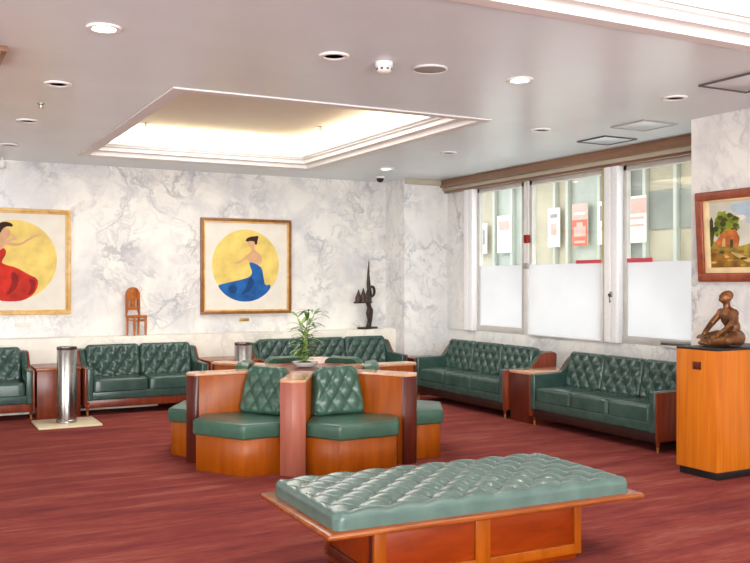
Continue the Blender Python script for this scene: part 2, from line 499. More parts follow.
# windows
def window(idx, y0, y1, filmx, film_low, rail):
    w = struct(MB().box(WX + 0.015, WX + 0.075, y0, y0 + 0.05, 0.83, 2.755, 0.004)
               .box(WX + 0.015, WX + 0.075, y1 - 0.05, y1, 0.83, 2.755, 0.004)
               .box(WX + 0.015, WX + 0.075, y0, y1, 2.70, 2.755, 0.004)
               .box(WX + 0.005, WX + 0.085, y0, y1, 0.83, 0.83 + rail, 0.004)
               .build('window_%d' % idx, M['frame_grey']))
    MB().box(WX + 0.04, WX + 0.05, y0 + 0.05, y1 - 0.05, 0.83 + rail, 2.70).build('glass_pane', M['glass'], w)
    MB().box(filmx, filmx + 0.006, y0 + 0.03, y1 - 0.03, film_low, 1.71).build('frosted_film', M['film'], w, 'white opaque lower panel')
    return w
w1 = window(1, 9.16, 10.20, WX + 0.03, 0.91, 0.08)
w2 = window(2, 7.66, 9.05, WX - 0.03, 0.845, 0.02)
w3 = window(3, 5.78, 7.40, WX + 0.03, 0.91, 0.08)
MB().box(WX - 0.036, WX - 0.03, 7.70, 8.12, 1.705, 1.745).build('red_strip', M['redtape'], w2)
MB().box(WX + 0.02, WX + 0.028, 6.98, 7.36, 1.705, 1.75).build('red_strip', M['redtape'], w3)
MB().box(WX - 0.05, WX + 0.01, 9.0, 9.05, 0.85, 1.66, 0.005).box(WX - 0.05, WX + 0.01, 7.66, 7.69, 0.84, 1.70, 0.004).box(WX - 0.05, WX + 0.01, 7.66, 9.05, 0.832, 0.85, 0.003).build('panel_frame', M['frame_white'], w2)
MB().box(WX - 0.06, WX + 0.01, 9.0, 9.09, 1.66, 1.73, 0.006).build('panel_catch', M['greyplastic'], w2)
MB().box(WX - 0.055, WX + 0.0, 9.02, 9.08, 1.98, 2.08, 0.004).build('red_tag', M['reddark'], w2)
# mullion posts
def post(idx, y0, y1, x0, parts, mat):
    p = MB()
    n = parts
    for k in range(n):
        a = y0 + (y1 - y0) * k / n
        b = y0 + (y1 - y0) * (k + 1) / n
        p.box(x0, WX + 0.09, a + 0.004, b - 0.004, 0.83, 2.79, 0.012, 3)
    return struct(p.build('trim_%d' % idx, mat))
p7 = post(7, 7.40, 7.62, WX - 0.07, 2, M['steel_glare'])
MB_y = MB().box(WX - 0.03, WX + 0.08, 7.62, 7.69, 0.83, 2.76, 0.004)
struct(MB_y.build('trim_8', M['yellowish']))
post(9, 9.05, 9.16, WX + 0.0, 2, M['frame_white'])
post(10, 10.20, 10.42, WX - 0.07, 2, M['steel_glare'])
struct(MB().box(WX - 0.02, WX + 0.09, 10.42, 10.9, 0.83, 2.79, 0.004).build('trim_11', M['marble_pale']))
MB().tube([(WX - 0.065, 7.49, 1.36), (WX - 0.11, 7.49, 1.36), (WX - 0.11, 7.47, 1.27)], 0.012, 8).box(WX - 0.09, WX - 0.065, 7.475, 7.505, 1.33, 1.39, 0.004).build('handle', M['steel'], p7, 'small steel handle')

# outside the windows: pavement, facade with mullions, soffit
EX = 9.0
ex = MB()
bands = [(3.0, 8.2, 1), (8.2, 9.1, 0), (9.1, 10.0, 2), (10.0, 10.7, 1), (10.7, 11.6, 0), (11.6, 12.6, 1), (12.6, 14.5, 0), (14.5, 19, 2)]
for y0, y1, mi in bands:
    ex.box(EX, EX + 0.1, y0, y1, -0.3, 4.2, mi=mi)
for y in (7.5, 8.2, 8.55, 9.1, 9.45, 10.0, 10.7, 11.0, 11.6, 12.1, 12.6, 13.4, 14.5):
    ex.box(EX - 0.08, EX, y - 0.03, y + 0.03, -0.3, 4.2, 0.005, mi=3)
ex.box(EX - 0.03, EX, 3.0, 19, 1.73, 1.77, mi=2)
ex.box(EX - 0.02, EX, 3.0, 9.1, 2.2, 2.72, mi=2)
struct(ex.build('wall_outside', [M['ext_a'], M['ext_b'], M['ext_c'], M['ext_w']]))
struct(MB().box(WX + 0.12, EX + 0.1, 2.0, 19, -0.3, -0.1).build('floor_outside', M['ext_c']))

def poster(name, label, y, z, w, h, cols, cat='poster'):
    p = MB()
    p.box(-0.012, 0, -w / 2, w / 2, 0, h, mi=0)
    for (a, b, c, d, mi) in cols:
        p.box(-0.0135 - 0.0008 * len(p.bm.faces) / 6, -0.012, -w / 2 + a * w, -w / 2 + b * w, c * h, d * h, mi=mi)
    o = p.build(name, [M['poster_white'], M['poster_red'], M['poster_pink'], M['poster_grey']])
    o.location = (EX - 0.085, y, z)
    return tag(o, label, cat, 'posters on the building outside the windows')
PZ = 2.03
poster('hanging_poster', 'narrow white poster with a faint emblem, seen through middle window left of red poster', 10.98, PZ, 0.28, 0.60, [(.25, .75, .3, .6, 2), (.2, .8, .75, .85, 3)])
poster('hanging_poster', 'salmon red poster seen through the middle window above the white panel', 10.38, PZ, 0.34, 0.62, [(0, 1, 0, .62, 1), (0, 1, .62, 1, 2), (.12, .88, .22, .46, 2), (.3, .7, .46, .56, 2), (.15, .85, .74, .8, 0), (.15, .85, .06, .12, 2)])
poster('hanging_poster', 'white poster with grey print, seen beside the bright window post', 9.86, PZ, 0.26, 0.62, [(.15, .85, .55, .9, 3), (.2, .7, .3, .42, 3)])
poster('hanging_poster', 'pink topped white notice seen through right window beside the post', 9.22, PZ, 0.36, 0.64, [(0, 1, .62, .95, 2), (.1, .9, .5, .56, 2), (.1, .8, .35, .4, 2)])
poster('hanging_poster', 'cream poster seen through the left window, nearest the corner column', 12.95, PZ - 0.05, 0.36, 0.52, [(.15, .85, .3, .8, 3)])
poster('hanging_poster', 'cream framed notice seen through the left window beside its right mullion', 12.27, PZ - 0.05, 0.40, 0.62, [(.12, .88, .6, .85, 2)])

# street lamps under the soffit outside
struct(MB().box(WX + 0.6, EX, 3, 19, 3.30, 3.40).build('ceiling_outside', M['ext_d']))
for i, (x, y) in enumerate(((8.2, 8.0), (8.2, 10.2))):
    o = MB().box(-0.06, 0.06, -0.25, 0.25, -0.03, 0, 0.004, mi=0).box(-0.045, 0.045, -0.22, 0.22, -0.036, -0.03, mi=1).build('ceiling_strip_light', [M['white'], M['amberlens']])
    o.location = (x, y, 3.30)
    tag(o, ['slim amber strip light outside, seen high in the right window', 'slim amber strip light outside, seen high in the middle window'][i], 'light', 'strip lights outside the windows')

# ------------------------------------------------------------------ sofas
def make_sofa(W, n, label, loc, rz, railmat='mahog'):
    D = 0.74
    f, bk = -D / 2, D / 2
    aw = 0.09
    t = thing('leather_sofa', label, 'sofa', loc, rz, 'green leather sofas around the walls')
    r = MB().box(-W / 2 + 0.03, W / 2 - 0.03, f + 0.03, bk - 0.06, 0.085, 0.175, 0.006)
    r.build('base_rail', M[railmat], t, 'wooden base rail')
    s = MB().box(-W / 2 + 0.02, W / 2 - 0.02, f + 0.012, bk - 0.05, 0.175, 0.265, 0.012, 3)
    s.build('seat_frame', M['leather'], t)
    iw = (W - 2 * aw) / n
    for k in range(n):
        cx = -W / 2 + aw + iw * (k + 0.5)
        MB().pad(iw - 0.006, 0.56, 0.135, 0.03, None, 0.018, T((cx, f + 0.285, 0.262)) @ RX(R(-1.5)), 10, 10).build('seat_cushion', M['leather'], t)
    ang = R(78)
    for k in range(n):
        cx = -W / 2 + aw + iw * (k + 0.5)
        m = T((cx, bk - 0.20, 0.555)) @ RX(ang)
        MB().pad(iw - 0.004, 0.39, 0.115, 0.035, (0.071, 0.098, 0.030, 0.0), 0.012, m, 54, 34).build('back_cushion', M['leather'], t)
    b = MB().prism([(bk - 0.185, 0.25), (bk - 0.02, 0.25), (bk + 0.0, 0.70), (bk - 0.07, 0.715), (bk - 0.12, 0.70)], 'x', -W / 2 + 0.05, W / 2 - 0.05, 0.02, 3)
    b.build('back_frame', M['leather'], t)
    # side profile: arm level in front, sweeping up to the back
    prof = [(f, 0.17), (f, 0.535)]
    for k in range(0, 9):
        u = k / 8
        y = f + 0.36 + 0.20 * u
        z = 0.545 + 0.165 * (3 * u * u - 2 * u ** 3)
        prof.append((y, z))
    prof += [(bk - 0.04, 0.715), (bk, 0.69), (bk - 0.02, 0.17)]
    for s in (-1, 1):
        xi, xo = s * (W / 2 - aw), s * (W / 2 - 0.022)
        MB().prism(prof, 'x', min(xi, xo), max(xi, xo), 0.014, 3).build('armrest', M['leather'], t)
        pr2 = [(f + 0.008, 0.10)] + [(y, z - 0.006) for y, z in prof[1:-1]] + [(bk - 0.03, 0.10)]
        xa, xb = s * (W / 2 - 0.022), s * (W / 2)
        MB().prism(pr2, 'x', min(xa, xb), max(xa, xb), 0.004, 2).build('arm_panel', M['mahog'], t, 'reddish brown wooden outer side panel')
        for y in (f + 0.05, bk - 0.09):
            lg_ = MB().lathe([(0.013, 0.045), (0.026, 0.155)], 12, mat4=T((s * (W / 2 - 0.035), y, 0))).build('leg', M['mahog'], t, 'tapered wooden leg')
            MB().lathe([(0.010, 0.0), (0.0145, 0.05)], 12, mat4=T((s * (W / 2 - 0.035), y, 0))).build('ferrule', M['brass'], lg_, 'pale metal tip')
    return t

SY = 10.70
sofa2 = make_sofa(1.42, 2, 'green tufted two-seat sofa between the steel ash bin and the seating island', (2.52, SY, 0), 0)
dup(sofa2, (0.58, SY + 0.02, 0), 0, 'green tufted sofa cut off by the left edge, under the red dress painting')
sofa3 = make_sofa(2.02, 3, 'green tufted three-seat sofa along back wall, behind the potted plant', (4.94, SY + 0.02, 0), 0)
sw = make_sofa(1.92, 3, 'green three-seat sofa by the left window, nearest the corner column', (6.17, 8.97, 0), R(-90), 'rail_shade')
sw2 = make_sofa(1.80, 3, 'green three-seat sofa under the middle window, beside the pedestal', (6.17, 6.665, 0), R(-90), 'rail_shade')

# ------------------------------------------------------------------ end tables
def end_table(x0, x1, y0, y1, label, h=0.545, bm_='mahog', tm='lip'):
    w, d = x1 - x0, y1 - y0
    t = thing('end_table', label, 'table', ((x0 + x1) / 2, (y0 + y1) / 2, 0), 0, 'wooden end tables between the sofas')
    MB().box(-w / 2 + 0.01, w / 2 - 0.01, -d / 2 + 0.01, d / 2 - 0.01, 0.0, h - 0.03, 0.004).build('cabinet_body', M[bm_], t)
    MB().box(-w / 2, w / 2, -d / 2, d / 2, h - 0.03, h, 0.005).build('table_top', M[tm], t)
    return t
end_table(1.31, 1.79, 10.42, 11.05, 'brown wooden box table behind the steel ash bin, between two sofas')
end_table(3.27, 3.88, 10.42, 11.05, 'brown wooden end table behind the island, left of the three-seat back sofa')
end_table(5.86, 6.5, 7.585, 7.985, 'brown wooden end table between the two window sofas', bm_='mahog_dark', tm='cap')
end_table(6.02, 6.5, 10.2, 10.68, 'low dark brown corner table between back sofa and window sofa', 0.48, 'mahog_dark', 'mahog_dark')

# ------------------------------------------------------------------ seating island
def island(cx, cy):
    t = thing('seating_island', 'hexagonal wooden seating island with green chairs between partitions, potted plant on top', 'seating', (cx, cy, 0), 0)
    FZ = 0.74
    th = 0.19
    RT = 1.10
    # hub: hexagonal ring with a well for the plant
    hub = MB()
    outer = [(0.50 * math.cos(R(30 + 60 * k)), 0.50 * math.sin(R(30 + 60 * k))) for k in range(6)]
    for k in range(6):
        a, b = outer[k], outer[(k + 1) % 6]
        hub.poly([(a[0], a[1], 0), (b[0], b[1], 0), (b[0], b[1], FZ - 0.004), (a[0], a[1], FZ - 0.004)])
    hub.poly([(p[0], p[1], FZ - 0.004) for p in outer])
    bmesh.ops.recalc_face_normals(hub.bm, faces=hub.bm.faces[:])
    hub.build('hub', M['mahog'], t, 'reddish brown hexagonal centre box', smooth=0)
    for k in range(6):
        a = R(60 * k)
        m = RZ(a)
        pts = [(0.36, -th / 2), (RT - 0.045, -th / 2), (RT, 0), (RT - 0.045, th / 2), (0.36, th / 2)]
        p = MB().prism(pts, 'z', 0.0, FZ - 0.022, 0.003, 1, mat4=m)
        po = p.build('partition', M['orange'], t)
        pts2 = [(0.36, -th / 2 - 0.006), (RT - 0.042, -th / 2 - 0.006), (RT + 0.006, 0), (RT - 0.042, th / 2 + 0.006), (0.36, th / 2 + 0.006)]
        MB().prism(pts2, 'z', FZ - 0.022, FZ, 0.003, 1, mat4=m).build('top_cap', M['cap'], po, 'polished top edge with painted pale glare')
        # end boards
        e = 0.004
        pe = [(RT - 0.075, -th / 2 - e), (RT - 0.045, -th / 2 - e), (RT + e, 0), (RT - 0.045, th / 2 + e), (RT - 0.075, th / 2 + e)]
        MB().prism(pe, 'z', 0.0, FZ - 0.022, 0.002, 1, mat4=m).build('end_board', M['mahog_sheen'] if k == 4 else M['mahog_dark'], po, 'darker end board of the partition')  # front board carries the painted sheen
    for k in range(6):
        a = R(30 + 60 * k)
        m = RZ(a)
        r0 = 0.46; q = th / 2 + 0.002
        # lateral room between the partition faces at radius r
        def tw(r): return r * math.tan(R(30)) - q / math.cos(R(30))
        rc = RT * math.cos(R(30)) + 0.012
        base = [(r0, -tw(r0)), (r0, tw(r0)), (rc - 0.06, tw(rc - 0.06)), (1.165, 0.245), (1.165, -0.245), (rc - 0.06, -tw(rc - 0.06))]
        bo = MB().prism(base, 'z', 0.0, 0.285, 0.003, 1, mat4=m).build('seat_base', M['orange'], t)
        cu = [(r0, -tw(r0)), (r0, tw(r0)), (rc - 0.055, tw(rc - 0.055) + 0.0), (1.19, 0.26), (1.19, -0.26), (rc - 0.055, -tw(rc - 0.055))]
        MB().prism(cu, 'z', 0.285, 0.405, 0.022, 4, mat4=m).build('seat_cushion', M['leather_mid'], bo)
        # backrest, narrowing towards its rounded top
        wb = 2 * tw(0.60); wt = wb * 0.80; hb = 0.40
        def warp(x, y, wb=wb, wt=wt, hb=hb):
            u = (y + hb / 2) / hb
            s = (wb + (wt - wb) * u) / wb
            # round the two top corners
            if u > 0.80:
                s *= 1 - 0.14 * ((u - 0.80) / 0.20) ** 2
            return (x * s, y)
        mm = m @ T((0.545, 0, 0.385 + hb / 2)) @ RZ(R(90)) @ RX(R(78))
        MB().pad(wb, hb, 0.10, 0.035, (0.070, 0.095, 0.022, 0.0), 0.02, mm, 34, 34, warp).build('backrest', M['leather_mid'], bo)
    return t
IC = (3.208, 7.36)
island(*IC)

# ------------------------------------------------------------------ potted plant standing in the island's well
def leaf(mb, p, d, L, w, droop, mi):
    d = Vector(d).normalized()
    side = d.cross(Vector((0, 0, 1)))
    if side.length < 1e-3: side = Vector((1, 0, 0))
    side.normalize()
    n = 7
    prev = None
    pos = Vector(p)
    for k in range(n + 1):
        u = k / n
        ww = w * math.sin(PI * (0.06 + 0.92 * u)) ** 0.8 * (1 - 0.25 * u)
        dd = (d + Vector((0, 0, -droop * u * u))).normalized()
        c = pos.copy()
        a = mb.bm.verts.new(c - side * ww + Vector((0, 0, 0.15 * ww)))
        b = mb.bm.verts.new(c)
        e = mb.bm.verts.new(c + side * ww + Vector((0, 0, 0.15 * ww)))
        if prev:
            for q in ((prev[0], prev[1], b, a), (prev[1], prev[2], e, b)):
                f = mb.bm.faces.new(q); f.material_index = mi
        prev = (a, b, e)
        pos = pos + dd * (L / n)

pt = thing('potted_plant', 'leafy green plant in a shallow white dish on the wooden seating island', 'plant', (IC[0] - 0.02, IC[1] + 0.02, 0.742), 0)
MB().lathe([(0.06, 0.0), (0.09, 0.008), (0.118, 0.045), (0.112, 0.045), (0.10, 0.03), (0.0, 0.028)], 28).build('dish', M['ceramic'], pt, 'shallow white dish')
MB().lathe([(0.095, 0.03), (0.05, 0.045), (0.0, 0.05)], 20).build('soil', M['hairpaint'], pt, 'dark soil')
st = MB(); fo = MB()
rs = random.Random(3)
stems = [((0.0, 0.0), (0.03, 0.0), 0.50), ((0.02, 0.02), (-0.07, 0.03), 0.44), ((-0.02, 0.01), (0.10, -0.03), 0.47), ((0.01, -0.02), (-0.04, -0.05), 0.34), ((0.0, 0.02), (0.06, 0.07), 0.36)]
for (b0, off, hh) in stems:
    pts = []
    for k in range(7):
        u = k / 6
        pts.append((b0[0] + off[0] * u * u, b0[1] + off[1] * u * u, 0.03 + hh * 0.93 * u))
    st.tube(pts, [0.007 - 0.0006 * k for k in range(7)], 6)
    for k in range(2, 7):
        p = pts[k]
        for j in range(3 if k < 6 else 4):
            a = rs.uniform(0, 2 * PI)
            el = rs.uniform(-0.1, 0.9) if k > 2 else rs.uniform(-0.3, 0.3)
            leaf(fo, p, (math.cos(a), math.sin(a), el), rs.uniform(0.13, 0.20), rs.uniform(0.014, 0.022), rs.uniform(0.6, 1.6), rs.choice([0, 0, 1]))
for k in range(46):      # dense lower tuft
    a = rs.uniform(0, 2 * PI)
    z = rs.uniform(0.05, 0.19)
    leaf(fo, (0.02 * math.cos(a), 0.02 * math.sin(a), z), (math.cos(a), math.sin(a), rs.uniform(0.0, 0.9)), rs.uniform(0.06, 0.09), rs.uniform(0.012, 0.02), 1.2, rs.choice([0, 1, 1]))
st.build('stem', M['leaf_lt'], pt)
fo.build('foliage', [M['leaf'], M['leaf_lt']], pt)

# ------------------------------------------------------------------ tufted bench in the foreground
bt = thing('tufted_bench', 'large green tufted leather bench on a wooden base in the foreground', 'bench', (2.625, 4.11, 0), R(-1.5))
w, d = 1.865, 0.94
cx0, cx1, cy0, cy1 = -0.605, 0.645, -0.305, 0.31
b = MB().box(cx0 + 0.02, cx1 - 0.02, cy0 + 0.02, cy1 - 0.02, 0.0, 0.327, 0.003)
b.build('base_panel', M['panelred'], bt)
s = MB()
for (a, c) in ((cx0, cx0 + 0.065), (-0.03, 0.06), (cx1 - 0.045, cx1)):
    s.box(a, c, cy0, cy0 + 0.03, 0.03, 0.3275, 0.005)
    s.box(a, c, cy1 - 0.03, cy1, 0.03, 0.3275, 0.005)
s.box(cx0, cx1, cy0 + 0.004, cy0 + 0.03, 0.03, 0.085, 0.005)
s.box(cx0, cx1, cy1 - 0.03, cy1 - 0.004, 0.03, 0.085, 0.005)
s.build('base_stile', M['orange'], bt)
for sx in (cx0, cx1 - 0.03):
    e = MB()
    e.box(sx + 0.004, sx + 0.026, cy0 + 0.03, cy1 - 0.03, 0.03, 0.085, 0.005)
    e.box(sx + 0.002, sx + 0.028, cy0 + 0.02, cy0 + 0.07, 0.03, 0.3275, 0.004)
    e.box(sx + 0.002, sx + 0.028, cy1 - 0.06, cy1 - 0.0, 0.03, 0.3275, 0.004)
    e.build('end_frame', M['mahog_dark'], bt, 'dark end frame of the base')
MB().box(-0.915, 0.95, -d / 2 + 0.008, d / 2, 0.328, 0.356, 0.012, 4).build('platform', M['lip'], bt, 'honey brown overhanging wooden platform')
MB().pad(w - 0.11, d - 0.11, 0.085, 0.035, (0.10, 0.098, 0.022, 0.0), 0.012, T((0.017, 0.0, 0.354)), 110, 60).build('seat_cushion', M['leather_lt'], bt)

# ------------------------------------------------------------------ ash bins and the stone slab
sl = MB().box(-0.315, 0.315, -0.29, 0.29, 0, 0.022, 0.005).build('floor_slab', M['slab'], loc=(1.545, 9.89, 0))
tag(sl, 'square cream stone slab on the carpet under the steel ash bin', 'slab')
def ash_bin(loc, label):
    t = thing('ash_bin', label, 'bin', loc, 0, 'steel cylinder ash bins')
    MB().lathe([(0.100, 0.0), (0.104, 0.004), (0.104, 0.03), (0.1, 0.034), (0.1, 0.765), (0.094, 0.775)], 40).build('bin_body', M['steel'], t)
    MB().lathe([(0.1, 0.765), (0.1015, 0.768), (0.1015, 0.795), (0.095, 0.795), (0.09, 0.775), (0.0, 0.772)], 40).build('ash_tray', M['steel'], t)
    return t
ab = ash_bin((1.545, 9.87, 0.022), 'tall cylindrical steel ash bin standing on a cream stone slab')
dup(ab, (3.51, 9.93, 0), 0, 'cylindrical steel ash bin behind the seating island, before the back sofa')

# ------------------------------------------------------------------ pedestal with seated bronze figure
pd = thing('pedestal', 'tall orange wood pedestal with black top and plinth, bronze figure on it', 'pedestal', (5.72, 4.975, 0), R(1))
MB().box(-0.29, 0.42, -0.18, 0.18, 0.0, 0.06, 0.003).build('plinth', M['black'], pd, 'black plinth')
MB().box(-0.31, 0.44, -0.195, 0.195, 0.06, 0.975, 0.003).build('cabinet_body', M['pedwood'], pd)
MB().box(-0.31, 0.44, -0.195, 0.195, 0.975, 0.992, 0.002).build('top_slab', M['black'], pd, 'thin black top')
MB().box(-0.316, -0.31, -0.05, 0.03, 0.825, 0.885, 0.002).build('plaque', M['mahog_dark'], pd, 'small dark plaque')

fg = MB()
# built facing -x, sitting on the ground at z = 0; y is the figure's side
def limb(pts, rad): fg.tube(pts, rad, 10)
fg.blob((0.055, 0, 0.065), (0.075, 0.085, 0.06))                       # pelvis
fg.blob((0.04, 0, 0.13), (0.052, 0.068, 0.075), rot=(0, 0.1, 0))       # waist
fg.blob((0.018, 0, 0.205), (0.055, 0.082, 0.075), rot=(0, -0.15, 0))   # chest
fg.blob((0.008, 0, 0.25), (0.036, 0.085, 0.035))                       # shoulder girdle
limb([(0.008, 0, 0.25), (-0.004, 0, 0.29), (-0.008, 0, 0.325)], [0.034, 0.026, 0.026])   # neck
fg.blob((-0.012, 0, 0.352), (0.046, 0.037, 0.05), rot=(0, 0.55, 0))    # head, tilted back
fg.blob((0.008, 0, 0.366), (0.038, 0.038, 0.038))                      # skull
fg.blob((-0.047, 0, 0.338), (0.018, 0.022, 0.02))                      # jaw
fg.blob((-0.054, 0, 0.362), (0.012, 0.008, 0.010))                     # nose
for s in (-1, 1):
    fg.blob((0.0, s * 0.038, 0.348), (0.01, 0.006, 0.015))             # ears
    fg.blob((0.004, s * 0.085, 0.238), (0.034, 0.03, 0.034))           # shoulders
    limb([(0.055, s * 0.05, 0.055), (-0.02, s * 0.115, 0.06), (-0.085, s * 0.15, 0.05)], [0.056, 0.05, 0.036])   # thigh
    fg.blob((-0.088, s * 0.15, 0.048), (0.038, 0.034, 0.036))
    limb([(-0.085, s * 0.15, 0.045), (-0.125, s * 0.07, 0.036), (-0.150, s * -0.01, 0.030)], [0.034, 0.034, 0.022])  # shin
    fg.blob((-0.17, s * -0.022, 0.024), (0.045, 0.022, 0.019), rot=(0, 0, s * 0.5))                                # foot
    ax = -0.15 if s > 0 else -0.105
    limb([(0.0, s * 0.09, 0.235), (-0.06 + (0.02 if s < 0 else 0), s * 0.115, 0.155), (ax, s * 0.06, 0.085)], [0.027, 0.023, 0.017])  # arm
    fg.blob((ax - 0.015, s * 0.055, 0.075), (0.022, 0.017, 0.012))     # palm
    for q in range(4):
        y0 = s * (0.043 + 0.009 * q)
        limb([(ax - 0.025, y0, 0.078), (ax - 0.045, y0 - s * 0.004, 0.068), (ax - 0.052 - 0.003 * (q % 2), y0 - s * 0.006, 0.052)], [0.0065, 0.006, 0.005])
    limb([(ax - 0.005, s * 0.042, 0.078), (ax - 0.022, s * 0.032, 0.066)], [0.007, 0.0055])
figure = fg.build('seated_figure_sculpture', M['bronze'])
rm = figure.modifiers.new('join', 'REMESH'); rm.mode = 'VOXEL'; rm.voxel_size = 0.0045; rm.use_smooth_shade = True
sm = figure.modifiers.new('soft', 'SMOOTH'); sm.iterations = 3; sm.factor = 0.5
figure.location = (5.74, 4.96, 0.9945); figure.scale = (1.08, 1.08, 1.08)
figure.rotation_euler = (0, 0, R(-18))
tag(figure, 'brown bronze figure sitting cross-legged with raised face on the orange pedestal', 'sculpture')

# ------------------------------------------------------------------ pictures
def disc(mb, cx, cz, r, y, mi, n=48):
    mb.poly([(cx + r * math.cos(2 * PI * k / n), y, cz + r * math.sin(2 * PI * k / n)) for k in range(n)], mi)
def shape(mb, pts, y, mi):
    mb.poly([(p[0], y, p[1]) for p in pts], mi)
def smooth_pts(pts, it=2):
    for _ in range(it):
        out = []
        for i in range(len(pts)):
            a, b = pts[i], pts[(i + 1) % len(pts)]
            out.append((a[0] * .75 + b[0] * .25, a[1] * .75 + b[1] * .25))
            out.append((a[0] * .25 + b[0] * .75, a[1] * .25 + b[1] * .75))
        pts = out
    return pts

def frame_parts(t, w, h, fw, depth, mat_out, mat_in):
    o = MB()
    o.box(-w / 2, w / 2, -depth, 0, -h / 2, -h / 2 + fw, 0.006)
    o.box(-w / 2, w / 2, -depth, 0, h / 2 - fw, h / 2, 0.006)
    o.box(-w / 2, -w / 2 + fw, -depth, 0, -h / 2 + fw - 0.006, h / 2 - fw + 0.006, 0.006)
    o.box(w / 2 - fw, w / 2, -depth, 0, -h / 2 + fw - 0.006, h / 2 - fw + 0.006, 0.006)
    o.build('picture_frame', mat_out, t)
    i = MB(); a = fw; b2 = fw + 0.022
    i.box(-w / 2 + a, w / 2 - a, -depth * 0.75, 0, -h / 2 + a, -h / 2 + b2, 0.003)
    i.box(-w / 2 + a, w / 2 - a, -depth * 0.75, 0, h / 2 - b2, h / 2 - a, 0.003)
    i.box(-w / 2 + a, -w / 2 + b2, -depth * 0.75, 0, -h / 2 + b2, h / 2 - b2, 0.003)
    i.box(w / 2 - b2, w / 2 - a, -depth * 0.75, 0, -h / 2 + b2, h / 2 - b2, 0.003)
    i.build('frame_slip', mat_in, t)

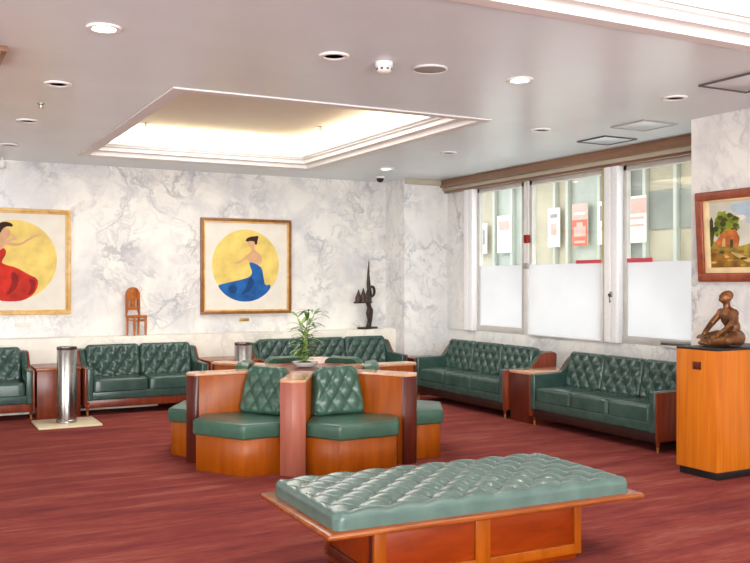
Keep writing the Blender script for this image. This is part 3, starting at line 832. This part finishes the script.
def dancer_picture(cx, cz, label, which):
    t = thing('framed_painting', label, 'painting', (cx, WY - 0.006, cz), 0, 'gold disc dancer paintings on the back wall')
    S = 1.265
    frame_parts(t, S, S, 0.036, 0.055, M['gilt_brown'] if which == 'b' else M['gold'], M['gold'])
    c = MB()
    c.box(-S / 2 + 0.03, S / 2 - 0.03, -0.02, -0.002, -S / 2 + 0.03, S / 2 - 0.03, mi=0)
    def Q(pts): return [(p[0], p[1]) for p in pts]
    if which == 'b':
        # blue dress, turned back, knotted hair; coordinates in metres from picture centre
        disc(c, -0.01, 0.02, 0.47, -0.0215, 1)
        dress = [(0.03, 0.05), (0.07, 0.055), (0.16, 0.02), (0.22, -0.03), (0.24, -0.16), (0.26, -0.26), (0.34, -0.24), (0.335, -0.30), (0.26, -0.38), (0.14, -0.45), (0.0, -0.475), (-0.14, -0.46), (-0.27, -0.40), (-0.36, -0.32), (-0.40, -0.255), (-0.36, -0.24), (-0.22, -0.21), (-0.06, -0.175), (0.05, -0.14), (0.08, -0.08), (0.055, -0.02)]
        shape(c, smooth_pts(dress, 1), -0.023, 2)
        shape(c, smooth_pts([(0.05, -0.14), (0.12, -0.2), (0.05, -0.33), (-0.1, -0.4), (-0.02, -0.3), (0.02, -0.2)], 2), -0.0235, 3)
        shape(c, smooth_pts([(-0.25, -0.25), (-0.12, -0.26), (-0.16, -0.38), (-0.26, -0.33)], 2), -0.0235, 3)
        body = [(0.03, 0.05), (0.0, 0.11), (0.01, 0.16), (0.06, 0.19), (0.06, 0.25), (0.02, 0.28), (0.0, 0.32), (0.03, 0.37), (0.10, 0.37), (0.115, 0.30), (0.11, 0.22), (0.17, 0.18), (0.215, 0.13), (0.22, 0.05), (0.16, 0.01), (0.10, 0.05)]
        shape(c, smooth_pts(body, 2), -0.0225, 4)
        shape(c, smooth_pts([(0.02, 0.11), (-0.06, 0.06), (-0.13, 0.03), (-0.19, 0.045), (-0.13, 0.055), (-0.05, 0.10), (0.02, 0.17)], 2), -0.0228, 4)
        hair = [(-0.02, 0.335), (0.0, 0.375), (0.05, 0.395), (0.12, 0.405), (0.17, 0.41), (0.155, 0.36), (0.145, 0.29), (0.115, 0.29), (0.11, 0.335), (0.05, 0.34), (0.01, 0.33)]
        shape(c, smooth_pts(hair, 1), -0.024, 5)
        mats = [M['cream'], M['goldleaf'], M['bluepaint'], M['bluedark'], M['skinpaint'], M['hairpaint']]
    else:
        disc(c, 0.0, 0.02, 0.475, -0.0215, 1)
        dress = [(-0.17, 0.13), (-0.12, 0.17), (-0.09, 0.10), (-0.15, 0.0), (-0.13, -0.03), (0.02, -0.07), (0.15, -0.15), (0.255, -0.20), (0.26, -0.29), (0.21, -0.39), (0.10, -0.46), (-0.03, -0.475), (-0.18, -0.46), (-0.33, -0.40), (-0.44, -0.30), (-0.45, -0.2), (-0.36, -0.13), (-0.26, -0.04), (-0.24, 0.06), (-0.25, 0.13)]
        shape(c, smooth_pts(dress, 1), -0.023, 2)
        shape(c, smooth_pts([(-0.05, -0.1), (0.05, -0.16), (0.02, -0.33), (-0.12, -0.42), (-0.03, -0.27)], 2), -0.0235, 3)
        shape(c, smooth_pts([(0.14, -0.2), (0.24, -0.22), (0.22, -0.36), (0.12, -0.42), (0.19, -0.3)], 2), -0.0235, 3)
        body = [(-0.17, 0.13), (-0.25, 0.13), (-0.27, 0.18), (-0.21, 0.235), (-0.19, 0.28), (-0.22, 0.35), (-0.17, 0.41), (-0.07, 0.40), (-0.04, 0.33), (-0.07, 0.27), (-0.11, 0.245), (-0.10, 0.20)]
        shape(c, smooth_pts(body, 2), -0.0225, 4)
        shape(c, smooth_pts([(-0.15, 0.205), (-0.02, 0.185), (0.08, 0.195), (0.17, 0.265), (0.25, 0.31), (0.30, 0.315), (0.31, 0.34), (0.25, 0.335), (0.15, 0.285), (0.07, 0.225), (0.0, 0.22), (-0.12, 0.245)], 1), -0.0228, 4)
        shape(c, smooth_pts([(-0.12, 0.22), (-0.01, 0.255), (0.03, 0.27), (-0.02, 0.325), (-0.05, 0.32), (-0.005, 0.275), (-0.12, 0.25)], 1), -0.0229, 4)
        shape(c, smooth_pts([(-0.22, 0.36), (-0.20, 0.44), (-0.12, 0.475), (-0.03, 0.455), (-0.02, 0.41), (-0.08, 0.42), (-0.13, 0.395), (-0.17, 0.32), (-0.20, 0.31)], 2), -0.024, 5)
        mats = [M['cream'], M['goldleaf'], M['redpaint'], M['reddark'], M['skinpaint'], M['hairpaint']]
    c.build('painted_canvas', mats, t, smooth=0)
    return t
dancer_picture(1.20, 1.735, 'gold framed painting of a dancer in a red dress on a gold disc, left edge', 'r')
dancer_picture(4.087, 1.703, 'gold framed painting of a seated woman in a blue dress on a gold disc', 'b')
o = MB().box(-0.085, 0.085, -0.008, 0, -0.025, 0.025, 0.002).build('sign_plate', M['paper'], loc=(1.29, WY - 0.001, 0.985)); tag(o, 'small pale name plate under the red dress painting', 'sign')
o = MB().box(-0.07, 0.07, -0.008, 0, -0.02, 0.02, 0.002).build('sign_plate', M['brass'], loc=(4.06, WY - 0.001, 0.99)); tag(o, 'small brass name plate under the blue dress painting', 'sign')

# landscape on the pillar: built facing -y, then turned to face -x
lp = thing('framed_landscape_painting', 'wood framed landscape painting with a cottage and tree, on the right pillar', 'painting', (PX - 0.026, 5.10, 1.885), R(-90))
LW, LH = 1.06, 0.77
o = MB(); fw = 0.075
for (a, b2, c, d2) in ((-LW / 2, LW / 2, -LH / 2, -LH / 2 + fw), (-LW / 2, LW / 2, LH / 2 - fw, LH / 2), (-LW / 2, -LW / 2 + fw, -LH / 2 + fw - 0.01, LH / 2 - fw + 0.01), (LW / 2 - fw, LW / 2, -LH / 2 + fw - 0.01, LH / 2 - fw + 0.01)):
    o.box(a, b2, -0.06, 0, c, d2, 0.012, 3)
o.build('picture_frame', M['framewood'], lp)
o = MB(); a = fw - 0.002; b2 = fw + 0.045
o.box(-LW / 2 + a, LW / 2 - a, -0.04, 0, -LH / 2 + a, -LH / 2 + b2, 0.004)
o.box(-LW / 2 + a, LW / 2 - a, -0.04, 0, LH / 2 - b2 + 0.03, LH / 2 - a, 0.004)
o.box(-LW / 2 + a, -LW / 2 + b2, -0.04, 0, -LH / 2 + b2, LH / 2 - a, 0.004)
o.box(LW / 2 - b2, LW / 2 - a, -0.04, 0, -LH / 2 + b2, LH / 2 - a, 0.004)
o.build('frame_slip', M['linen'], lp)
c = MB()
c.box(-LW / 2 + 0.03, LW / 2 - 0.03, -0.015, -0.002, -LH / 2 + 0.03, LH / 2 - 0.03, mi=0)
rr = random.Random(11)
def blotch(cx, cz, rx, rz, mi, y, n=18, j=0.25):
    shape(c, [(cx + rx * (1 + rr.uniform(-j, j)) * math.cos(2 * PI * k / n), cz + rz * (1 + rr.uniform(-j, j)) * math.sin(2 * PI * k / n)) for k in range(n)], y, mi)
blotch(0.05, 0.20, 0.20, 0.07, 1, -0.0155); blotch(0.24, 0.16, 0.16, 0.06, 1, -0.0156); blotch(-0.02, 0.24, 0.2, 0.03, 1, -0.0157)
L0, L1 = -LW / 2 + 0.10, LW / 2 - 0.10
shape(c, [(L0, -0.28), (L1, -0.28), (L1, -0.04), (0.2, -0.08), (0.05, -0.06), (-0.1, -0.09), (-0.25, -0.05), (L0, -0.04)], -0.016, 5)
shape(c, [(L0, -0.28), (L1, -0.28), (L1, -0.22), (0.1, -0.18), (-0.1, -0.16), (-0.28, -0.11), (L0, -0.10)], -0.0163, 6)
shape(c, smooth_pts([(-0.22, -0.13), (-0.12, -0.15), (0.0, -0.20), (0.14, -0.15), (0.24, -0.12), (0.16, -0.19), (0.0, -0.235), (-0.12, -0.19)], 1), -0.0166, 7)
blotch(-0.40, 0.03, 0.035, 0.13, 3, -0.0167)
for (bx, bz, q1, q2) in ((-0.24, 0.09, 0.13, 0.08), (-0.28, 0.15, 0.07, 0.06), (-0.18, 0.11, 0.08, 0.07), (-0.32, 0.06, 0.05, 0.06)):
    blotch(bx, bz, q1, q2, 2, -0.0168 - 0.0002 * (bx + 1))
for k in range(14):
    blotch(-0.24 + rr.uniform(-0.12, 0.12), 0.09 + rr.uniform(-0.08, 0.09), 0.03, 0.02, rr.choice([2, 3, 3]), -0.0172 - 0.00003 * k)
for k in range(26):
    blotch(rr.uniform(-0.40, 0.40), rr.uniform(-0.25, -0.09), rr.uniform(0.02, 0.05), rr.uniform(0.006, 0.014), rr.choice([2, 5, 6, 6, 7, 3]), -0.0176 - 0.00002 * k, 10)
for k in range(14):
    blotch(rr.uniform(-0.1, 0.42), rr.uniform(0.02, 0.26), rr.uniform(0.03, 0.07), rr.uniform(0.012, 0.025), rr.choice([0, 1, 8]), -0.0158 - 0.00001 * k, 12)
shape(c, [(-0.36, -0.05), (-0.27, 0.04), (-0.14, 0.055), (-0.10, -0.02), (-0.12, -0.10), (-0.34, -0.09)], -0.0182, 4)
shape(c, [(-0.29, -0.09), (-0.27, -0.02), (-0.25, -0.02), (-0.25, -0.09)], -0.0184, 7)
shape(c, [(-0.20, -0.10), (-0.20, -0.03), (-0.17, -0.03), (-0.17, -0.10)], -0.0185, 3)
c.build('painted_canvas', [M['l_sky'], M['l_blue'], M['l_tree'], M['l_dark'], M['l_house'], M['l_field'], M['l_earth'], M['l_path'], M['cream']], lp, smooth=0)
lp.rotation_euler = (R(3.4), 0, R(-90))

# ------------------------------------------------------------------ ornaments on the marble ledge
ch = thing('miniature_chair', 'small carved wooden chair with arched back standing on the marble ledge', 'chair', (2.60, 11.30, 0.83), R(24))
w2_, d2_ = 0.20, 0.17
MB().box(-w2_ / 2, w2_ / 2, -d2_ / 2, d2_ / 2, 0.215, 0.25, 0.006).build('seat', M['chairwood'], ch)
for sx in (-1, 1):
    MB().tube([(sx * 0.085, -0.07, 0.0), (sx * 0.085, -0.07, 0.10), (sx * 0.085, -0.07, 0.22)], [0.013, 0.016, 0.015], 8).build('leg', M['chairwood'], ch)
    MB().tube([(sx * 0.085, 0.075, 0.0), (sx * 0.085, 0.07, 0.22)], [0.013, 0.016], 8).build('leg', M['chairwood'], ch)
bk = MB()
arch = [(-0.1, 0.22)] + [(-0.1, 0.46)] + [(0.1 * math.cos(PI - PI * k / 10), 0.50 + 0.10 * math.sin(PI - PI * k / 10)) for k in range(11)] + [(0.1, 0.46), (0.1, 0.22)]
outer = [(-0.1, 0.24), (-0.1, 0.50)] + [(0.1 * math.cos(PI - PI * k / 10), 0.50 + 0.10 * math.sin(PI * k / 10)) for k in range(1, 10)] + [(0.1, 0.50), (0.1, 0.24)]
inner = [(-0.072, 0.33), (-0.072, 0.50)] + [(0.072 * math.cos(PI - PI * k / 10), 0.50 + 0.072 * math.sin(PI * k / 10)) for k in range(1, 10)] + [(0.072, 0.50), (0.072, 0.33)]
for i in range(len(outer) - 1):
    q = [outer[i], outer[i + 1], inner[i + 1], inner[i]]
    bk.prism(q, 'y', 0.06, 0.09)
bk.box(-0.08, 0.08, 0.062, 0.088, 0.315, 0.35, 0.003).box(-0.08, 0.08, 0.062, 0.088, 0.45, 0.475, 0.003)
bk.build('back_frame', M['chairwood'], ch)
sp = MB().box(-0.035, 0.035, 0.066, 0.084, 0.34, 0.58, 0.003)
for k in range(3): sp.blob((0, 0.066, 0.385 + 0.08 * k), (0.026, 0.008, 0.03))
sp.box(-0.075, 0.075, 0.07, 0.08, 0.47, 0.58, 0.003)
sp.build('carved_splat', M['chairwood'], ch)
MB().tube([(-0.085, -0.07, 0.18), (0.085, -0.07, 0.18)], 0.008, 6).tube([(-0.085, -0.07, 0.19), (-0.085, 0.07, 0.19)], 0.008, 6).tube([(0.085, -0.07, 0.19), (0.085, 0.07, 0.19)], 0.008, 6).build('stretcher', M['chairwood'], ch)

sc = thing('abstract_sculpture', 'dark bronze abstract sculpture with a tall spike on the marble ledge', 'sculpture', (5.84, 11.30, 0.83), R(28))
sc.scale = (1.18, 1.0, 1.0)
MB().box(-0.13, 0.13, -0.07, 0.07, 0.0, 0.03, 0.004).build('base', M['darkbronze'], sc)
b = MB()
b.tube([(0.02, 0, 0.03), (0.045, 0, 0.12), (0.01, 0, 0.22), (0.035, 0, 0.30), (0.01, 0, 0.38)], [0.035, 0.03, 0.03, 0.03, 0.035], 10)
b.tube([(0.05, 0.01, 0.03), (0.09, 0.01, 0.14), (0.09, 0, 0.26), (0.04, 0, 0.34)], [0.02, 0.018, 0.018, 0.018], 8)
b.box(-0.25, 0.06, -0.035, 0.035, 0.365, 0.39, 0.006)
for (x, hh, rr_) in ((-0.19, 0.17, 0.045), (-0.09, 0.19, 0.05), (-0.01, 0.16, 0.045)):
    b.lathe([(rr_, 0.0), (rr_ * 0.95, hh * 0.35), (rr_ * 0.5, hh * 0.62), (0.012, hh * 0.85), (0.004, hh)], 10, mat4=T((x, 0, 0.388)))
b.tube([(0.03, 0, 0.36), (0.05, 0, 0.48), (0.02, 0, 0.62), (0.015, 0, 0.80), (0.03, 0, 0.98)], [0.03, 0.03, 0.028, 0.016, 0.004], 10)
b.tube([(0.04 + 0.052 + 0.052 * math.cos(2 * PI * k / 14), 0, 0.53 + 0.07 * math.sin(2 * PI * k / 14)) for k in range(15)], 0.018, 8)
b.build('bronze_form', M['darkbronze'], sc)

# magazines lying at the right end of the window sill
for k in range(3):
    o = MB().box(-0.05, 0.05, -0.17, 0.17, 0, 0.022, 0.003, mi=0).box(-0.048, 0.048, -0.171, 0.171, 0.004, 0.018, mi=1).build('magazine', [[M['white'], M['darkgrey'], M['greyplastic']][k], M['paper']])
    o.location = (WX - 0.0 + 0.055 - 0.055, 6.62, 0.83 + 0.022 * k); o.rotation_euler = (0, 0, R((-3, 2, 5)[k]))
    tag(o, ['white magazine at the bottom of the small sill stack', 'dark magazine in the middle of the small sill stack', 'grey magazine on top of the small sill stack'][k], 'magazine', 'magazines stacked on the window sill')

# ------------------------------------------------------------------ ceiling fittings
def downlight(x, y, lit, label):
    t = thing('ceiling_downlight', label, 'light', (x, y, CZ), 0, 'round ceiling downlights')
    MB().lathe([(0.062, -0.004), (0.068, -0.012), (0.092, -0.012), (0.098, -0.004), (0.098, 0.0)], 32, cap=False).build('trim_ring', M['white'], t)
    MB().lathe([(0.063, -0.003), (0.0, -0.003)] if lit else [(0.063, -0.002), (0.0, -0.002)], 24).build('lens', M['lens'] if lit else M['greyplastic'], t, 'glowing lens' if lit else 'dark unlit opening')
    return t
DL = [(1.017, 5.212, 1, 'lit round downlight nearest the viewer on the left'),
      (1.01, 6.841, 0, 'unlit downlight on the left, second in its row from viewer'),
      (1.005, 8.538, 0, 'unlit downlight on the left, third in its row from viewer'),
      (1.005, 10.127, 0, 'unlit downlight at far left, closest to the back wall'),
      (2.435, 5.176, 0, 'unlit downlight with dark opening, left of the smoke detector'),
      (3.893, 5.175, 1, 'lit downlight right of the flat round ceiling speaker'),
      (5.343, 5.118, 0, 'unlit downlight nearest the right marble pillar'),
      (5.349, 6.785, 0, 'unlit downlight right of the coffer, before the middle window'),
      (5.397, 8.472, 0, 'unlit downlight right of the coffer, before the left window'),
      (5.454, 10.045, 1, 'lit downlight before the corner column, beside the coffer corner')]
for x, y, l, lab in DL: downlight(x, y, l, lab)
t = thing('smoke_detector', 'white smoke detector hanging from ceiling beside the round speaker', 'smoke detector', (2.803, 5.189, CZ), 0)
MB().lathe([(0.058, 0), (0.058, -0.03), (0.05, -0.034), (0.05, -0.036)], 28).build('base', M['white'], t)
dh = MB().lathe([(0.05, -0.036), (0.05, -0.055), (0.036, -0.068), (0.0, -0.07)], 28)
for k in range(8):
    dh.box(0.046, 0.0515, -0.009, 0.009, -0.053, -0.04, mi=1, mat4=RZ(2 * PI * k / 8))
dh.build('sensor_head', [M['white'], M['darkgrey']], t)
t = thing('ceiling_speaker', 'flat round beige ceiling speaker between smoke detector and lit downlight', 'speaker', (3.156, 5.191, CZ), 0)
MB().lathe([(0.118, 0), (0.122, -0.006), (0.112, -0.012), (0.108, -0.008)], 36, cap=False).build('rim', M['white'], t)
MB().lathe([(0.110, -0.008), (0.06, -0.013), (0.0, -0.015)], 36).build('grille', M['greyplastic'], t)
def sprinkler(x, y, z, label, s=1.0):
    t = thing('ceiling_sprinkler', label, 'sprinkler', (x, y, z), 0, 'ceiling sprinkler heads')
    MB().lathe([(0.03 * s, 0), (0.03 * s, -0.006), (0.012 * s, -0.012), (0.01 * s, -0.035 * s)], 16).build('body', M['steel'], t)
    MB().lathe([(0.022 * s, -0.035 * s), (0.022 * s, -0.04 * s), (0.0, -0.045 * s)], 16).build('deflector', M['steel'], t)
sprinkler(1.002, 7.674, CZ, 'tiny sprinkler head in the left row of ceiling lights')
sprinkler(4.30, 9.5, 3.29, 'sprinkler head inside the recessed coffer, near its far right corner', 1.4)
sprinkler(2.45, 10.2, 3.29, 'sprinkler head inside the recessed coffer, near its far left corner', 1.2)
t = thing('camera_dome', 'small black camera dome on ceiling before the corner column', 'camera', (5.80, 10.85, CZ), 0)
MB().lathe([(0.06, 0), (0.06, -0.02), (0.055, -0.025)], 24).build('mount', M['white'], t)
MB().lathe([(0.052, -0.022), (0.05, -0.045), (0.034, -0.072), (0.0, -0.084)], 24).build('dome', M['black'], t, 'black dome')
t = thing('ceiling_spotlight', 'small white spotlight at top of the back wall, far left', 'light', (1.04, 11.2, CZ), 0)
MB().tube([(0, 0, 0), (0, 0, -0.05)], 0.008, 8).build('stem', M['white'], t)
MB().lathe([(0.032, -0.05), (0.036, -0.05), (0.036, -0.12), (0.03, -0.125), (0.0, -0.122)], 20).build('lamp_head', M['white'], t)

def hatch(x, y, sx, sy, label, mat, name='ceiling_hatch'):
    t = thing(name, label, 'hatch', (x, y, CZ), 0, 'square ceiling hatches')
    f = MB()
    f.ring((-sx / 2, sx / 2, -sy / 2, sy / 2), 0, 0, 0, -0.014).ring((-sx / 2, sx / 2, -sy / 2, sy / 2), 0, -0.014, 0.012, -0.014).ring((-sx / 2, sx / 2, -sy / 2, sy / 2), 0.012, -0.014, 0.012, -0.002)
    f.build('hatch_frame', mat, t, smooth=0)
    p = MB().box(-sx / 2 + 0.02, sx / 2 - 0.02, -sy / 2 + 0.02, sy / 2 - 0.02, -0.008, -0.001, 0.002)
    p.build('hatch_panel', M['ceil'], t)
hatch(6.33, 6.97, 0.42, 0.42, 'square ceiling hatch closest to the window header', M['darkgrey'])
hatch(6.03, 6.15, 0.42, 0.42, 'square ceiling hatch nearest the pillar and the window header', M['greyplastic'])
hatch(5.40, 4.46, 0.50, 0.50, 'square ceiling hatch at the right edge above the landscape painting', M['darkgrey'])

# wooden framed lamp box at the left edge of the ceiling
t = thing('ceiling_lamp_box', 'brown wooden framed box lamp on ceiling at the left edge', 'light', (0.325, 6.14, CZ), 0)
f = MB()
for (a, b2, c, d2) in ((-0.25, 0.25, -0.25, -0.22), (-0.25, 0.25, 0.22, 0.25), (-0.25, -0.22, -0.22, 0.22), (0.22, 0.25, -0.22, 0.22)):
    f.box(a, b2, c, d2, -0.035, 0, 0.004)
f.build('lamp_frame', M['header'], t)
MB().box(-0.22, 0.22, -0.22, 0.22, -0.03, -0.01, 0.004).build('diffuser', M['white'], t)

# ------------------------------------------------------------------ lights
def area(name, loc, size, power, rot, color=(1, 1, 1), spread=None):
    L = bpy.data.lights.new(name, 'AREA')
    L.shape = 'RECTANGLE'; L.size, L.size_y = size
    L.energy = power; L.color = color
    if spread: L.spread = R(spread)
    o = bpy.data.objects.new(name, L); COL.objects.link(o)
    o.location = loc; o.rotation_euler = rot
    return o
WARM = (1.0, 0.90, 0.74)
cxm, cym = (CO1[0] + CO1[1]) / 2, (CO1[2] + CO1[3]) / 2
cl, cw = CO1[3] - CO1[2], CO1[1] - CO1[0]
area('cove_lamp', (cxm, CO1[3] - 0.05, 3.06), (cw, 0.06), 6, (R(180 - 20), 0, 0), WARM)
area('cove_lamp', (CO1[1] - 0.05, cym, 3.06), (0.06, cl), 9, (0, R(180 + 20), 0), WARM)
area('cove_lamp', (CO1[0] + 0.05, cym, 3.06), (0.06, cl), 2.5, (0, R(180 - 20), 0), WARM)
area('coffer_fill', (3.2, 1.9, 3.25), (2.4, 3.4), 36, (0, 0, 0), (1.0, 0.97, 0.93))  # added fill panel facing down in the near coffer
area('cove_lamp', (3.2, CO2[3] - 0.05, 3.06), (cw, 0.06), 3, (R(180 - 20), 0, 0), (1, 0.96, 0.9))
area('cove_lamp', (CO2[1] - 0.05, 1.9, 3.06), (0.06, 3.6), 3, (0, R(180 + 20), 0), (1, 0.96, 0.9))
area('coffer_fill', (cxm, cym, 3.27), (1.8, 2.8), 45, (0, 0, 0), (1.0, 0.97, 0.92))  # fill panel added in the far coffer to lift walls and floor
# unseen fill panels added behind and to the left of the viewer
area('rear_fill_light', (-0.5, -4.0, 1.6), (8, 2.4), 520, (R(90 + 22), 0, 0), (0.96, 0.99, 1.0))
area('left_fill_light', (-4.7, 5.0, 1.5), (8, 2.2), 200, (0, R(-90 - 14), 0), (0.96, 0.99, 1.0))
# daylight in the street
area('street_daylight', (7.9, 9.5, 3.2), (1.4, 12), 60, (0, 0, 0), (1.0, 0.99, 0.97))
area('street_daylight', (7.12, 9.5, 3.0), (0.3, 12), 30, (0, R(-60), 0), (1.0, 1.0, 1.0))
area('street_daylight', (7.9, 8.6, 1.05), (1.4, 8), 62, (0, R(90), 0), (1.0, 1.0, 1.0))
for x, y, l, lab in DL:
    if l:
        L = bpy.data.lights.new('downlight_beam', 'SPOT'); L.energy = 30; L.spot_size = R(100); L.spot_blend = 0.6; L.shadow_soft_size = 0.06; L.color = (1, 0.94, 0.85)
        o = bpy.data.objects.new('downlight_beam', L); COL.objects.link(o); o.location = (x, y, CZ - 0.02)

wld = bpy.data.worlds.new('sky'); scene.world = wld; wld.use_nodes = True
wld.node_tree.nodes['Background'].inputs['Color'].default_value = (0.9, 0.95, 1.0, 1)
wld.node_tree.nodes['Background'].inputs['Strength'].default_value = 1.0

# ------------------------------------------------------------------ camera
cam = bpy.data.cameras.new('camera'); co = bpy.data.objects.new('camera', cam); COL.objects.link(co)
cam.sensor_width = 36; cam.lens = 36 * 900 / 750
co.location = (0, 0, 1.5); co.rotation_euler = (R(90), 0, R(-27.8))
cam.clip_start = 0.05
scene.camera = co
scene.view_settings.view_transform = 'Standard'
scene.view_settings.look = 'None'
scene.view_settings.exposure = 1.0
